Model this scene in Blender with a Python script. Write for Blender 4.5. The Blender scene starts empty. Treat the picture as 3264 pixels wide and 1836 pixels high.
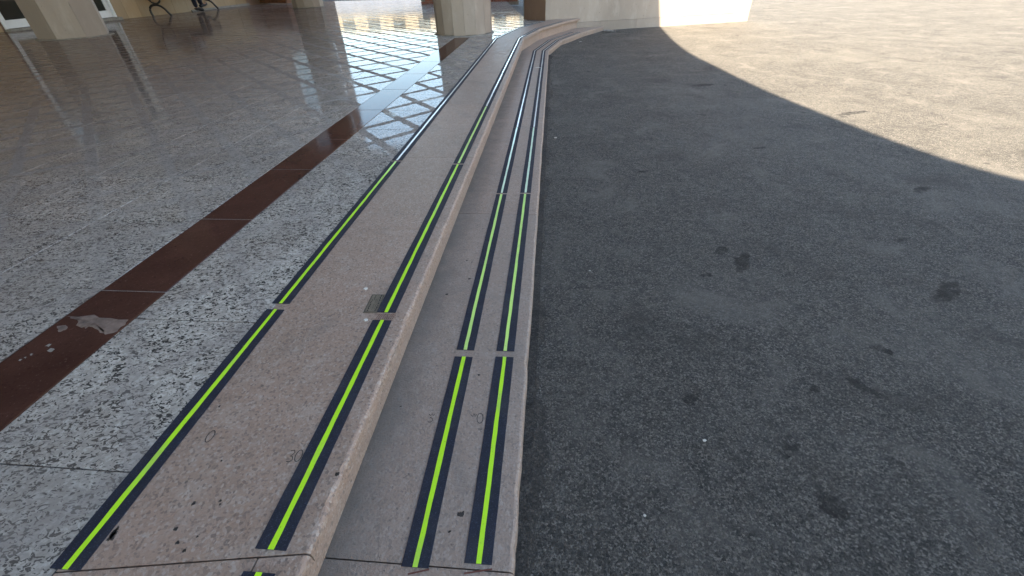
import bpy, bmesh, math, random
from mathutils import Vector, Matrix
random.seed(7)
R_ = math.radians
sc = bpy.context.scene
col = sc.collection

# ------------------------------------------------------------------ camera, sky, sun, exposure
HC = 0.96
CR = ((0.99947265, -0.03247185, 0.0),          # rows: world axes seen in camera axes (right, down, forward)
      (-0.01947066, -0.59930035, 0.80028744),
      (-0.02598682, -0.7998654, -0.59961656))
FPX, PW, PH = 1361.3586, 3264.0, 1836.0
cd = bpy.data.cameras.new('camera'); cam = bpy.data.objects.new('camera', cd); col.objects.link(cam)
m = Matrix.Identity(4)
for r in range(3):
    m[r][0] = CR[r][0]; m[r][1] = -CR[r][1]; m[r][2] = -CR[r][2]
m[2][3] = HC
cam.matrix_world = m
cd.sensor_fit = 'HORIZONTAL'; cd.sensor_width = 36.0; cd.lens = FPX / PW * 36.0
cd.clip_start = 0.02; cd.clip_end = 2000.0
sc.camera = cam

SUN_EL = R_(48.0)
SX, SY = -0.40, -0.9165                          # horizontal direction towards the sun
COT = 1.0 / math.tan(SUN_EL)
world = bpy.data.worlds.new('World'); sc.world = world; world.use_nodes = True
wn = world.node_tree; wn.nodes.clear()
sky = wn.nodes.new('ShaderNodeTexSky'); sky.sky_type = 'NISHITA'; sky.sun_disc = False
sky.sun_elevation = SUN_EL; sky.sun_rotation = math.atan2(SX, SY)
sky.altitude = 1200.0; sky.air_density = 1.0; sky.dust_density = 0.3; sky.ozone_density = 3.0
bg = wn.nodes.new('ShaderNodeBackground'); bg.inputs['Strength'].default_value = 0.10
wo = wn.nodes.new('ShaderNodeOutputWorld')
tint = wn.nodes.new('ShaderNodeMix'); tint.data_type = 'RGBA'; tint.blend_type = 'MULTIPLY'; tint.inputs[0].default_value = 1.0
tint.inputs[7].default_value = (1.0, 0.865, 0.68, 1.0)      # the photograph's white balance
wn.links.new(sky.outputs[0], tint.inputs[6]); wn.links.new(tint.outputs[2], bg.inputs[0]); wn.links.new(bg.outputs[0], wo.inputs[0])
sl = bpy.data.lights.new('sun', 'SUN'); sl.energy = 3.2; sl.angle = R_(0.53); sl.color = (1.0, 0.86, 0.66)
so = bpy.data.objects.new('sun', sl); col.objects.link(so)
sdir = Vector((SX * math.cos(SUN_EL), SY * math.cos(SUN_EL), math.sin(SUN_EL)))
so.rotation_euler = sdir.to_track_quat('Z', 'Y').to_euler(); so.location = sdir * 60
sc.view_settings.view_transform = 'Standard'; sc.view_settings.look = 'None'
sc.view_settings.gamma = 1.0; sc.view_settings.use_curve_mapping = False
sc.view_settings.exposure = 3.45
sc.render.engine = 'CYCLES'
sc.cycles.max_bounces = 8; sc.cycles.diffuse_bounces = 5; sc.cycles.glossy_bounces = 4
sc.cycles.use_denoising = True

# ------------------------------------------------------------------ frames
PHI = math.atan(0.099); SP, CP = math.sin(PHI), math.cos(PHI)
ZT, ZL = 0.21, 0.06                              # upper tread / floor, lower tread (asphalt 0)
def P(a, b): return Vector((a * CP + b * SP, -a * SP + b * CP))   # across / along the steps
def AB(x, y): return (x * CP - y * SP, x * SP + y * CP)
FN = Vector((0.2416, 0.970)); FC = 6.70          # drainage joint across the porch: far side falls away
TILT = 0.008
def zf(x, y):
    d = FN.x * x + FN.y * y - FC
    return ZT - TILT * max(0.0, d)
def FP(x, y):                                    # a point traced on the level floor, moved on to the falling floor
    k = 1.0
    for _ in range(6): k = (HC - zf(x * k, y * k)) / (HC - ZT)
    return x * k, y * k
def pix(px, py, z):                              # where a sight line of the survey meets height z
    c = (px - PW / 2, py - PH / 2, FPX)
    w = [sum(CR[r][k] * c[k] for k in range(3)) for r in range(3)]
    t = (z - HC) / w[2]
    return Vector((w[0] * t, w[1] * t))
def px_of(x, y, z):
    w = (x, y, z - HC)
    c = [sum(CR[r][k] * w[r] for r in range(3)) for k in range(3)]
    if c[2] < 0.05: return None
    return (c[0] / c[2] * FPX + PW / 2, c[1] / c[2] * FPX + PH / 2)

# ------------------------------------------------------------------ materials
class NT:
    def __init__(s, name):
        s.m = bpy.data.materials.new(name); s.m.use_nodes = True
        s.t = s.m.node_tree; s.b = s.t.nodes['Principled BSDF']
    def n(s, typ, **kw):
        nd = s.t.nodes.new('ShaderNode' + typ)
        for k, v in kw.items():
            if k in nd.inputs: s.put(nd.inputs[k], v)
            else: setattr(nd, k, v)
        return nd
    def put(s, sock, v):
        if isinstance(v, bpy.types.NodeSocket): s.t.links.new(v, sock)
        elif isinstance(v, bpy.types.Node): s.t.links.new(v.outputs[0], sock)
        else: sock.default_value = v
    def set(s, **kw):
        for k, v in kw.items(): s.put(s.b.inputs[k.replace('_', ' ')], v)
    def math(s, op, a, b=0.0, c=None, clamp=False):
        nd = s.t.nodes.new('ShaderNodeMath'); nd.operation = op; nd.use_clamp = clamp
        s.put(nd.inputs[0], a); s.put(nd.inputs[1], b)
        if c is not None: s.put(nd.inputs[2], c)
        return nd.outputs[0]
    def ramp(s, f, stops):
        nd = s.t.nodes.new('ShaderNodeValToRGB'); e = nd.color_ramp.elements
        while len(e) < len(stops): e.new(0.5)
        for el, (p, c) in zip(e, stops):
            el.position = p; el.color = (c, c, c, 1) if not isinstance(c, tuple) else (*c, 1)
        s.put(nd.inputs[0], f); return nd.outputs[0]
    def mix(s, f, a, b, mode='MIX'):
        nd = s.t.nodes.new('ShaderNodeMix'); nd.data_type = 'RGBA'; nd.blend_type = mode
        s.put(nd.inputs[0], f)
        for i, v in ((6, a), (7, b)):
            if isinstance(v, tuple): v = (*v[:3], 1)
            s.put(nd.inputs[i], v)
        return nd.outputs[2]
    def pos(s): return s.n('NewGeometry').outputs['Position']
    def noise(s, vec, scale, detail=4.0, rough=0.55, dist=0.0):
        nd = s.n('TexNoise', Scale=scale, Detail=detail, Roughness=rough, Distortion=dist)
        s.put(nd.inputs['Vector'], vec); return nd.outputs[0]
    def vor(s, vec, scale, feature='F1', out='Distance'):
        nd = s.n('TexVoronoi'); nd.feature = feature; nd.inputs['Scale'].default_value = scale
        s.put(nd.inputs['Vector'], vec); return nd.outputs[out]
    def bump(s, h, strength=0.3, dist=0.01, prev=None):
        nd = s.n('Bump', Strength=strength, Distance=dist); s.put(nd.inputs['Height'], h)
        if prev is not None: s.put(nd.inputs['Normal'], prev)
        return nd.outputs[0]
    def rnd(s): return s.n('ObjectInfo').outputs['Random']
    def stretch(s, vec, sx, sy, sz, rz=0.0):
        nd = s.n('Mapping'); s.put(nd.inputs['Vector'], vec)
        nd.inputs['Scale'].default_value = (sx, sy, sz); nd.inputs['Rotation'].default_value = (0, 0, rz)
        return nd.outputs[0]

def wob_vec(s, p, amp, scale):
    w = s.n('TexNoise', Scale=scale, Detail=5.0, Roughness=0.7); s.put(w.inputs['Vector'], p)
    v = s.n('VectorMath', operation='MULTIPLY_ADD'); s.put(v.inputs[0], w.outputs[1])
    v.inputs[1].default_value = (amp, amp, 0); s.put(v.inputs[2], p); return v.outputs[0]
def mat_asphalt(name='asphalt', dk=1.0):
    s = NT(name); p = s.pos()
    agg = s.vor(p, 210, out='Color'); aggv = s.math('MULTIPLY', s.n('SeparateColor', Color=agg).outputs[0], 1.0)
    ad = s.vor(p, 210)
    fine = s.noise(p, 260, 3, 0.75)
    mid = s.noise(p, 24, 7, 0.75)
    big = s.noise(p, 0.8, 4, 0.6, 0.4)
    c = s.mix(s.ramp(mid, [(0.40, 0.0), (0.62, 1.0)]), (0.076, 0.073, 0.066), (0.172, 0.157, 0.137))
    c = s.mix(s.ramp(aggv, [(0.60, 0.0), (0.95, 0.9)]), c, (0.30, 0.272, 0.238))
    c = s.mix(s.ramp(aggv, [(0.0, 0.9), (0.30, 0.0)]), c, (0.026, 0.026, 0.026))
    c = s.mix(s.ramp(fine, [(0.40, 0.85), (0.54, 0.0)]), c, (0.030, 0.029, 0.028))
    c = s.mix(s.ramp(big, [(0.44, 0.0), (0.74, 0.34)]), c, (0.20, 0.186, 0.162))       # dust
    bl = s.noise(p, 3.1, 7, 0.68, 0.6)
    c = s.mix(s.ramp(bl, [(0.32, 0.6), (0.47, 0.0)]), c, (0.20, 0.182, 0.16))
    c = s.mix(s.ramp(bl, [(0.54, 0.0), (0.68, 0.6)]), c, (0.048, 0.044, 0.040))          # oily patches
    vs_ = s.n('TexVoronoi'); vs_.inputs['Scale'].default_value = 5.0; s.put(vs_.inputs['Vector'], wob_vec(s, p, 0.10, 30))
    pick = s.n('SeparateColor', Color=vs_.outputs['Color']).outputs[0]
    sm = s.math('MULTIPLY', s.ramp(vs_.outputs['Distance'], [(0.05, 1.0), (0.16, 0.0)]), s.math('GREATER_THAN', pick, 0.72))
    c = s.mix(s.math('MULTIPLY', sm, 0.8), c, (0.028, 0.027, 0.027))
    lt = s.math('MULTIPLY', s.ramp(vs_.outputs['Distance'], [(0.03, 1.0), (0.20, 0.0)]), s.math('LESS_THAN', pick, 0.14))
    c = s.mix(s.math('MULTIPLY', lt, 0.5), c, (0.17, 0.162, 0.15))
    # dark drips that lie at particular places
    spots = [(2365, 838, .085, .028, 1.0), (2300, 800, .04, .02, .6), (2815, 1118, .030, .016, -.5), (2745, 1232, .048, .017, -.8), (2655, 1612, .030, .024, -.8),
             (2530, 1425, .018, .012, 0), (2500, 1450, .01, .01, 0), (2205, 1270, .03, .02, .3), (2720, 360, .16, .03, .3), (2940, 600, .07, .025, .5),
             (2870, 760, .035, .014, .2), (3020, 930, .10, .03, .6), (2240, 272, .12, .05, .2), (2245, 880, .03, .012, .4), (2600, 1240, .02, .012, 0),
             (2420, 470, .05, .02, .2), (2050, 545, .04, .016, .3)]
    wob = s.n('TexNoise', Scale=26.0, Detail=5.0, Roughness=0.7); s.put(wob.inputs['Vector'], p)
    wv = s.n('VectorMath', operation='MULTIPLY_ADD'); s.put(wv.inputs[0], wob.outputs[1])
    wv.inputs[1].default_value = (0.07, 0.07, 0); s.put(wv.inputs[2], p)
    tot = None
    for (x, y, rx, ry, rz) in spots:
        q = pix(x, y, 0)
        mp = s.n('Mapping'); mp.vector_type = 'TEXTURE'; s.put(mp.inputs['Vector'], wv.outputs[0])
        mp.inputs['Location'].default_value = (q.x + .035, q.y + .035, 0); mp.inputs['Rotation'].default_value = (0, 0, rz)
        mp.inputs['Scale'].default_value = (rx, ry, 1)
        ln = s.n('VectorMath', operation='LENGTH'); s.put(ln.inputs[0], mp.outputs[0])
        v = s.math('MULTIPLY', s.math('SUBTRACT', 1.1, ln.outputs['Value']), 3.5, clamp=True)
        tot = v if tot is None else s.math('MAXIMUM', tot, v)
    c = s.mix(s.math('MULTIPLY', tot, s.ramp(mid, [(0.36, 0.15), (0.56, 0.95)])), c, (0.014, 0.013, 0.013))
    if dk < 1: c = s.mix(1.0 - dk, c, (0.02, 0.02, 0.021))
    h = s.math('ADD', s.math('MULTIPLY', ad, -0.9), s.math('MULTIPLY', fine, 1.1))
    nb = s.bump(h, 1.0, 0.009); nb = s.bump(mid, 0.8, 0.014, nb)
    nb = s.bump(s.noise(p, 3.0, 3, 0.5), 0.5, 0.04, nb)
    s.set(Base_Color=c, Roughness=0.82, Normal=nb)
    s.b.inputs['Specular IOR Level'].default_value = 0.35
    return s.m

def mat_step(name='pink_step_stone', dirt_and_shade=False):
    s = NT(name); p = s.pos()
    big = s.noise(p, 2.4, 5, 0.6, 0.3); mid = s.noise(p, 18, 5, 0.65); fine = s.noise(p, 240, 2, 0.6)
    vv = s.vor(p, 210, out='Color'); vr = s.n('SeparateColor', Color=vv).outputs[1]
    c = s.mix(s.ramp(big, [(0.35, 0.0), (0.65, 1.0)]), (0.305, 0.214, 0.160), (0.365, 0.252, 0.190))
    c = s.mix(s.ramp(mid, [(0.5, 0.0), (0.75, 0.55)]), c, (0.44, 0.362, 0.30))
    c = s.mix(s.ramp(vr, [(0.0, 0.65), (0.30, 0.0)]), c, (0.13, 0.10, 0.085))
    c = s.mix(s.ramp(vr, [(0.72, 0.0), (1.0, 0.45)]), c, (0.50, 0.44, 0.385))
    dirt = s.noise(p, 5.5, 6, 0.7, 0.6)
    c = s.mix(s.ramp(dirt, [(0.55, 0.0), (0.72, 0.5)]), c, (0.15, 0.135, 0.122))
    c = s.mix(s.math('MULTIPLY', s.rnd(), 0.45), c, (0.255, 0.222, 0.19))
    pit = s.noise(p, 75, 2, 0.5)
    c = s.mix(s.ramp(pit, [(0.70, 0.0), (0.78, 0.8)]), c, (0.08, 0.065, 0.055))
    if dirt_and_shade:                                            # grey dirt and the riser's soft shade, both painted along the tread's back
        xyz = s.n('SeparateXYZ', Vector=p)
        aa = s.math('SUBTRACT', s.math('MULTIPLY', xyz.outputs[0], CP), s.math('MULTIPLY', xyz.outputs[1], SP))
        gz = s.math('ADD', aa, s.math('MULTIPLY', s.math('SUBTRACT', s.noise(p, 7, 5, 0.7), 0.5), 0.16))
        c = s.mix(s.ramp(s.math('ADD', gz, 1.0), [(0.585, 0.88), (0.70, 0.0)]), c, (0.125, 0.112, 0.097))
    nb = s.bump(s.math('ADD', fine, s.math('MULTIPLY', mid, 1.5)), 0.55, 0.003)
    s.set(Base_Color=c, Roughness=s.ramp(mid, [(0.3, 0.42), (0.7, 0.62)]), Normal=nb)
    return s.m

def mat_granite():
    s = NT('grey_granite'); p = s.pos()
    uv = s.n('UVMap').outputs[0]; xyz = s.n('SeparateXYZ', Vector=uv)
    u, v = xyz.outputs[0], xyz.outputs[1]
    wob = s.math('MULTIPLY', s.math('SUBTRACT', s.noise(p, 26, 4, 0.65), 0.5), 0.16)
    d1 = s.math('ABSOLUTE', s.math('ADD', s.math('SUBTRACT', u, v), wob))
    d2 = s.math('ABSOLUTE', s.math('ADD', s.math('SUBTRACT', s.math('ADD', u, v), 1.0), wob))
    xyzp = s.n('SeparateXYZ', Vector=p)
    aa = s.math('SUBTRACT', s.math('MULTIPLY', xyzp.outputs[0], CP), s.math('MULTIPLY', xyzp.outputs[1], SP))
    trod = s.n('MapRange'); s.put(trod.inputs[0], aa); trod.inputs[1].default_value = -4.6; trod.inputs[2].default_value = -2.6
    trod = trod.outputs[0]                               # the dressed bands are worn flush towards the building
    b1 = s.math('MULTIPLY', s.math('LESS_THAN', d1, 0.088), s.math('MULTIPLY_ADD', trod, 0.65, 0.35))
    b2 = s.math('MULTIPLY', s.math('LESS_THAN', d2, 0.088), trod)
    band = s.math('MAXIMUM', b1, b2)
    worn = s.ramp(s.noise(p, 3.3, 4, 0.6), [(0.30, 0.25), (0.48, 1.0)])
    band = s.math('MULTIPLY', band, worn)
    g1 = s.noise(p, 64, 3, 0.65, 0.6); g2 = s.noise(p, 130, 2, 0.6); g3 = s.noise(p, 3.5, 4, 0.6)
    c = s.mix(s.ramp(g1, [(0.44, 0.0), (0.60, 1.0)]), (0.41, 0.372, 0.322), (0.61, 0.562, 0.495))
    c = s.mix(s.ramp(g2, [(0.45, 0.0), (0.62, 0.7)]), c, (0.36, 0.322, 0.28))
    blk = s.noise(s.stretch(p, 0.62, 1, 1, 0.4), 118, 2.5, 0.6, 1.2)
    blk2 = s.noise(p, 11, 3, 0.6)
    blk = s.math('ADD', blk, s.math('MULTIPLY', s.math('SUBTRACT', blk2, 0.5), 0.22))
    c = s.mix(s.ramp(blk, [(0.53, 0.0), (0.57, 0.95)]), c, (0.022, 0.021, 0.02))
    c = s.mix(s.ramp(g3, [(0.45, 0.0), (0.65, 0.45)]), c, (0.24, 0.20, 0.17))
    c = s.mix(s.math('MULTIPLY', s.rnd(), 0.32), c, (0.19, 0.178, 0.165))
    c = s.mix(s.math('MULTIPLY', band, 0.35), c, (0.27, 0.235, 0.21))
    brown_falloff = s.n('MapRange'); s.put(brown_falloff.inputs[0], s.math('ADD', aa, s.math('MULTIPLY', s.math('SUBTRACT', g3, 0.5), 3.0)))
    brown_falloff.inputs[1].default_value = -1.4; brown_falloff.inputs[2].default_value = -4.8; brown_falloff.inputs[3].default_value = 0.0; brown_falloff.inputs[4].default_value = 0.78
    c = s.mix(brown_falloff.outputs[0], c, (0.150, 0.094, 0.072))            # brown stone tone plus the porch's inward light falloff, painted in as colour
    far = s.noise(p, 1.4, 3, 0.6)
    pol = s.ramp(far, [(0.3, 0.035), (0.7, 0.10)])
    rough = s.math('ADD', s.math('MULTIPLY', band, 0.6), pol, clamp=True)
    nb = s.bump(g1, s.math('ADD', s.math('MULTIPLY', band, 0.35), 0.012), 0.004)
    nb = s.bump(s.noise(p, 7, 2, 0.5), 0.02, 0.01, nb)
    s.set(Base_Color=c, Roughness=rough, Normal=nb, Specular_IOR_Level=s.math('MULTIPLY', s.math('SUBTRACT', 1.0, band), s.ramp(s.noise(p, 105, 3, 0.6, 0.5), [(0.36, 0.0), (0.50, 0.5)])))
    s.b.inputs['IOR'].default_value = 1.5
    df = s.n('BsdfDiffuse'); s.put(df.inputs['Color'], c); s.put(df.inputs['Normal'], nb)
    mx = s.n('MixShader'); mx.inputs[0].default_value = 0.40     # polish partly dulled by dust and feet
    s.t.links.new(s.b.outputs[0], mx.inputs[1]); s.t.links.new(df.outputs[0], mx.inputs[2])
    s.t.links.new(mx.outputs[0], s.t.nodes['Material Output'].inputs['Surface'])
    return s.m

def mat_red():
    s = NT('red_brown_granite'); p = s.pos()
    g = s.noise(p, 130, 3, 0.7); big = s.noise(p, 4, 4, 0.6)
    c = s.mix(s.ramp(big, [(0.3, 0.0), (0.7, 1.0)]), (0.054, 0.023, 0.017), (0.105, 0.047, 0.034))
    c = s.mix(s.ramp(g, [(0.62, 0.0), (0.74, 0.6)]), c, (0.23, 0.15, 0.12))
    c = s.mix(s.ramp(g, [(0.28, 0.8), (0.42, 0.0)]), c, (0.02, 0.010, 0.009))
    c = s.mix(s.math('MULTIPLY', s.rnd(), 0.3), c, (0.035, 0.016, 0.013))
    s.set(Base_Color=c, Roughness=s.ramp(big, [(0.3, 0.05), (0.7, 0.11)]), Normal=s.bump(g, 0.015, 0.002))
    nb = s.bump(g, 0.015, 0.002)
    s.b.inputs['IOR'].default_value = 1.5
    df = s.n('BsdfDiffuse'); s.put(df.inputs['Color'], c); s.put(df.inputs['Normal'], nb)
    mx = s.n('MixShader'); mx.inputs[0].default_value = 0.48     # polish partly dulled by dust and feet
    s.t.links.new(s.b.outputs[0], mx.inputs[1]); s.t.links.new(df.outputs[0], mx.inputs[2])
    s.t.links.new(mx.outputs[0], s.t.nodes['Material Output'].inputs['Surface'])
    return s.m

def mat_trav(name, c0, c1, c2, dark=0.5):
    s = NT(name); p = s.pos()
    pz = s.stretch(p, 1, 1, 0.35)
    big = s.noise(pz, 1.6, 5, 0.65, 0.5); mid = s.noise(pz, 9, 5, 0.65); fine = s.noise(p, 90, 3, 0.6)
    c = s.mix(s.ramp(big, [(0.32, 0.0), (0.68, 1.0)]), c0, c1)
    c = s.mix(s.ramp(mid, [(0.52, 0.0), (0.75, 0.6)]), c, c2)
    c = s.mix(s.ramp(s.noise(p, 34, 3, 0.6, 0.8), [(0.66, 0.0), (0.73, dark)]), c, (0.16, 0.12, 0.085))
    c = s.mix(s.math('MULTIPLY', s.rnd(), 0.55), c, tuple(x * 0.72 for x in c0))
    nb = s.bump(s.math('ADD', mid, s.math('MULTIPLY', fine, 0.4)), 0.35, 0.006)
    s.set(Base_Color=c, Roughness=0.62, Normal=nb)
    return s.m

def mat_plain(name, c, rough=0.6, var=0.25, scale=12.0, bump=0.1, metal=0.0, spec=0.5):
    s = NT(name); p = s.pos()
    n = s.noise(p, scale, 5, 0.6)
    cc = s.mix(s.ramp(n, [(0.3, 0.0), (0.7, 1.0)]), tuple(x * (1 - var) for x in c), tuple(min(1, x * (1 + var)) for x in c))
    s.set(Base_Color=cc, Roughness=rough, Metallic=metal, Normal=s.bump(n, bump, 0.004))
    s.b.inputs['Specular IOR Level'].default_value = spec
    return s.m

def mat_tape():
    s = NT('tape_grit'); p = s.pos()
    v = s.vor(p, 620, out='Color'); r = s.n('SeparateColor', Color=v).outputs[0]
    c = s.mix(s.ramp(s.noise(p, 40, 4, 0.6), [(0.3, 0.0), (0.7, 1.0)]), (0.011, 0.0135, 0.024), (0.019, 0.023, 0.038))
    c = s.mix(s.ramp(r, [(0.80, 0.0), (1.0, 0.7)]), c, (0.05, 0.06, 0.095))
    dust = s.noise(p, 9, 5, 0.7)
    c = s.mix(s.ramp(dust, [(0.52, 0.0), (0.78, 0.30)]), c, (0.09, 0.085, 0.08))
    s.set(Base_Color=c, Roughness=0.72, Normal=s.bump(s.noise(p, 500, 2, 0.6), 0.6, 0.0012))
    s.b.inputs['Specular IOR Level'].default_value = 0.35
    return s.m

def mat_stripe(name, c):
    s = NT(name); p = s.pos()
    n = s.noise(p, 60, 4, 0.7)
    cc = s.mix(s.ramp(n, [(0.62, 0.0), (0.80, 0.5)]), c, tuple(x * 0.75 for x in c))
    cc = s.mix(s.ramp(s.noise(p, 260, 2, 0.5), [(0.66, 0.0), (0.74, 0.7)]), cc, tuple(x * 0.45 for x in c))
    cc = s.mix(s.ramp(s.noise(p, 7, 5, 0.7), [(0.52, 0.0), (0.72, 0.38)]), cc, (0.30, 0.30, 0.24))
    s.set(Base_Color=cc, Roughness=0.30, Normal=s.bump(n, 0.08, 0.001))
    s.b.inputs['Coat Weight'].default_value = 0.6; s.b.inputs['Coat Roughness'].default_value = 0.18
    return s.m

def mat_glass():
    s = NT('door_glass')
    s.set(Base_Color=(0.025, 0.028, 0.024, 1), Roughness=0.04)
    s.b.inputs['IOR'].default_value = 1.5; s.b.inputs['Coat Weight'].default_value = 0.5
    return s.m

M = {
    'asphalt': mat_asphalt(), 'step': mat_step(), 'lowstep': mat_step('pink_step_stone_dirt_shade', True), 'granite': mat_granite(), 'red': mat_red(),
    'trav': mat_trav('pale_travertine', (0.265, 0.212, 0.168), (0.345, 0.28, 0.225), (0.415, 0.355, 0.295), 0.8),
    'wall': mat_trav('honey_wall_stone', (0.34, 0.235, 0.125), (0.44, 0.315, 0.18), (0.50, 0.39, 0.25), 0.35),
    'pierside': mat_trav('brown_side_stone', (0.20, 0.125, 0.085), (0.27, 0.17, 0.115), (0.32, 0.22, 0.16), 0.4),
    'tape': mat_tape(),
    'lime': mat_stripe('stripe_lime', (0.52, 0.92, 0.03)), 'mint_sheen': mat_stripe('stripe_mint_sheen', (0.68, 0.86, 0.62)),
    'pale': mat_stripe('stripe_pale_sheen', (0.84, 0.88, 0.84)), 'soft': mat_stripe('stripe_soft_lime_sheen', (0.60, 0.90, 0.22)),  # paler lines hold painted grazing sheen as well as differing tape pieces
    'grout': mat_plain('grout', (0.10, 0.095, 0.09), 0.9, 0.3, 40),
    'cement': mat_plain('cement', (0.17, 0.122, 0.098), 0.85, 0.45, 45, 0.6),
    'mortar': mat_plain('mortar', (0.25, 0.23, 0.20), 0.9, 0.3, 25, 0.5),
    'soffit': mat_plain('soffit_render', (0.66, 0.57, 0.46), 0.85, 0.06, 3),
    'white': mat_plain('white_frame', (0.70, 0.72, 0.74), 0.35, 0.05, 8, 0.02),
    'glass': mat_glass(), 'dark': mat_plain('dark_room', (0.05, 0.045, 0.03), 0.9, 0.3, 2),
    'iron': mat_plain('black_iron', (0.012, 0.010, 0.010), 0.45, 0.3, 40, 0.2),
    'wood': mat_plain('bench_wood', (0.11, 0.060, 0.030), 0.5, 0.3, 20, 0.2),
    'boxwood': mat_plain('brown_boards', (0.15, 0.062, 0.028), 0.6, 0.35, 9, 0.2),
    'brick': mat_plain('red_brick', (0.22, 0.085, 0.06), 0.8, 0.3, 15, 0.3),
    'cream': mat_plain('cream_render', (0.40, 0.335, 0.235), 0.85, 0.06, 2),
    'beige': mat_plain('beige_render', (0.50, 0.42, 0.32), 0.85, 0.06, 2), 'bluegrey': mat_plain('blue_grey_wall', (0.17, 0.19, 0.24), 0.6, 0.15, 2),
    'ink': mat_plain('pencil', (0.022, 0.020, 0.020), 0.8, 0.2, 50),
    'redink': mat_plain('brown_pencil', (0.13, 0.045, 0.03), 0.8, 0.2, 50),
    'stain': mat_plain('dark_stain', (0.030, 0.025, 0.022), 0.7, 0.4, 60, 0.3),
    'brass': mat_plain('dull_plate', (0.165, 0.135, 0.098), 0.5, 0.2, 60, 0.2),
    'chip': mat_plain('white_scrap', (0.58, 0.55, 0.50), 0.7, 0.1, 80, 0.2),
    'stone': mat_plain('pale_stone', (0.20, 0.185, 0.165), 0.85, 0.5, 300, 0.4),
    'skin': mat_plain('skin', (0.36, 0.20, 0.13), 0.5, 0.08, 30),
    'trousers': mat_plain('navy_trousers', (0.010, 0.013, 0.026), 0.85, 0.3, 60, 0.3),
    'shoe': mat_plain('black_shoe', (0.010, 0.010, 0.011), 0.4, 0.3, 60),
    'sole': mat_plain('grey_sole', (0.09, 0.085, 0.08), 0.7, 0.2, 40),
    'shirt': mat_plain('grey_shirt', (0.16, 0.17, 0.19), 0.85, 0.15, 60, 0.2),
    'hair': mat_plain('dark_hair', (0.012, 0.009, 0.008), 0.6, 0.3, 90, 0.4),
}

# ------------------------------------------------------------------ object helpers
def link(name, me, mats, parent=None, smooth=False):
    o = bpy.data.objects.new(name, me); col.objects.link(o)
    if mats is not None and len(me.materials) == 0:
        for k in (mats if isinstance(mats, (list, tuple)) else [mats]): me.materials.append(M[k])
    if smooth:
        for p in me.polygons: p.use_smooth = True
    if parent is not None: o.parent = parent
    return o
def mesh(name, vs, fs):
    me = bpy.data.meshes.new(name); me.from_pydata([tuple(v) for v in vs], [], fs)
    bm = bmesh.new(); bm.from_mesh(me); bmesh.ops.recalc_face_normals(bm, faces=bm.faces); bm.to_mesh(me); bm.free()
    me.update(); return me
def tag(o, label, cat, group=None):
    o['label'] = label; o['category'] = cat
    if group: o['group'] = group
    return o
def struct(o): o['kind'] = 'structure'; return o
def stuff(o): o['kind'] = 'stuff'; return o
def thing(name, label, cat, loc=(0, 0, 0), rz=0.0, group=None):
    o = bpy.data.objects.new(name, None); col.objects.link(o); o.location = loc; o.rotation_euler = (0, 0, rz)
    o.empty_display_size = 0.1
    return tag(o, label, cat, group)
def prism(poly, z0, z1, ch=0.0, zfun=None):
    """poly: xy list, optional chamfer round the top edge."""
    n = len(poly); vs = []; fs = []
    ztop = (lambda q: z1) if zfun is None else (lambda q: zfun(q[0], q[1]) + z1)
    zbot = (lambda q: z0) if zfun is None else (lambda q: zfun(q[0], q[1]) + z0)
    c = Vector((sum(q[0] for q in poly) / n, sum(q[1] for q in poly) / n))
    rings = [[(q[0], q[1], zbot(q)) for q in poly]]
    if ch > 0:
        rings.append([(q[0], q[1], ztop(q) - ch) for q in poly])
        r = []
        for q in poly:
            d = c - Vector(q[:2]); L = max(d.length, 1e-6); e = d / L * min(ch * 1.4, L * 0.4)
            r.append((q[0] + e.x, q[1] + e.y, ztop(q)))
        rings.append(r)
    else:
        rings.append([(q[0], q[1], ztop(q)) for q in poly])
    for r in rings: vs += r
    for k in range(len(rings) - 1):
        for i in range(n):
            j = (i + 1) % n
            fs.append((k * n + i, k * n + j, (k + 1) * n + j, (k + 1) * n + i))
    fs.append(tuple(reversed(range(n)))); fs.append(tuple((len(rings) - 1) * n + i for i in range(n)))
    return vs, fs
def box(x0, x1, y0, y1, z0, z1, ch=0.0):
    return prism([(x0, y0), (x1, y0), (x1, y1), (x0, y1)], z0, z1, ch)
def join(parts):
    vs, fs = [], []
    for v, f in parts:
        o = len(vs); vs += list(v); fs += [tuple(i + o for i in q) for q in f]
    return vs, fs
def tube(pts, r, n=8, closed=False):
    pts = [Vector(p) for p in pts]; vs = []; fs = []; N = len(pts)
    for i, p in enumerate(pts):
        a = pts[i - 1] if (i or closed) else p; b = pts[(i + 1) % N] if (i < N - 1 or closed) else p
        d = (b - a).normalized(); up = Vector((0, 0, 1)) if abs(d.z) < 0.9 else Vector((1, 0, 0))
        s = d.cross(up).normalized(); t = s.cross(d)
        rr = r[i] if isinstance(r, (list, tuple)) else r
        for k in range(n):
            an = 2 * math.pi * k / n
            vs.append(p + s * math.cos(an) * rr + t * math.sin(an) * rr)
    for i in range(N if closed else N - 1):
        j = (i + 1) % N
        for k in range(n):
            l = (k + 1) % n
            fs.append((i * n + k, i * n + l, j * n + l, j * n + k))
    if not closed:
        fs.append(tuple(range(n))); fs.append(tuple((N - 1) * n + k for k in reversed(range(n))))
    return vs, fs
def clip(poly, pt, nrm):
    """keep the side where (q-pt).nrm >= 0"""
    out = []
    for i in range(len(poly)):
        a, b = poly[i], poly[(i + 1) % len(poly)]
        da = (a[0] - pt[0]) * nrm[0] + (a[1] - pt[1]) * nrm[1]
        db = (b[0] - pt[0]) * nrm[0] + (b[1] - pt[1]) * nrm[1]
        if da >= 0: out.append(a)
        if (da >= 0) != (db >= 0):
            t = da / (da - db); out.append((a[0] + (b[0] - a[0]) * t, a[1] + (b[1] - a[1]) * t))
    return out
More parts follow.
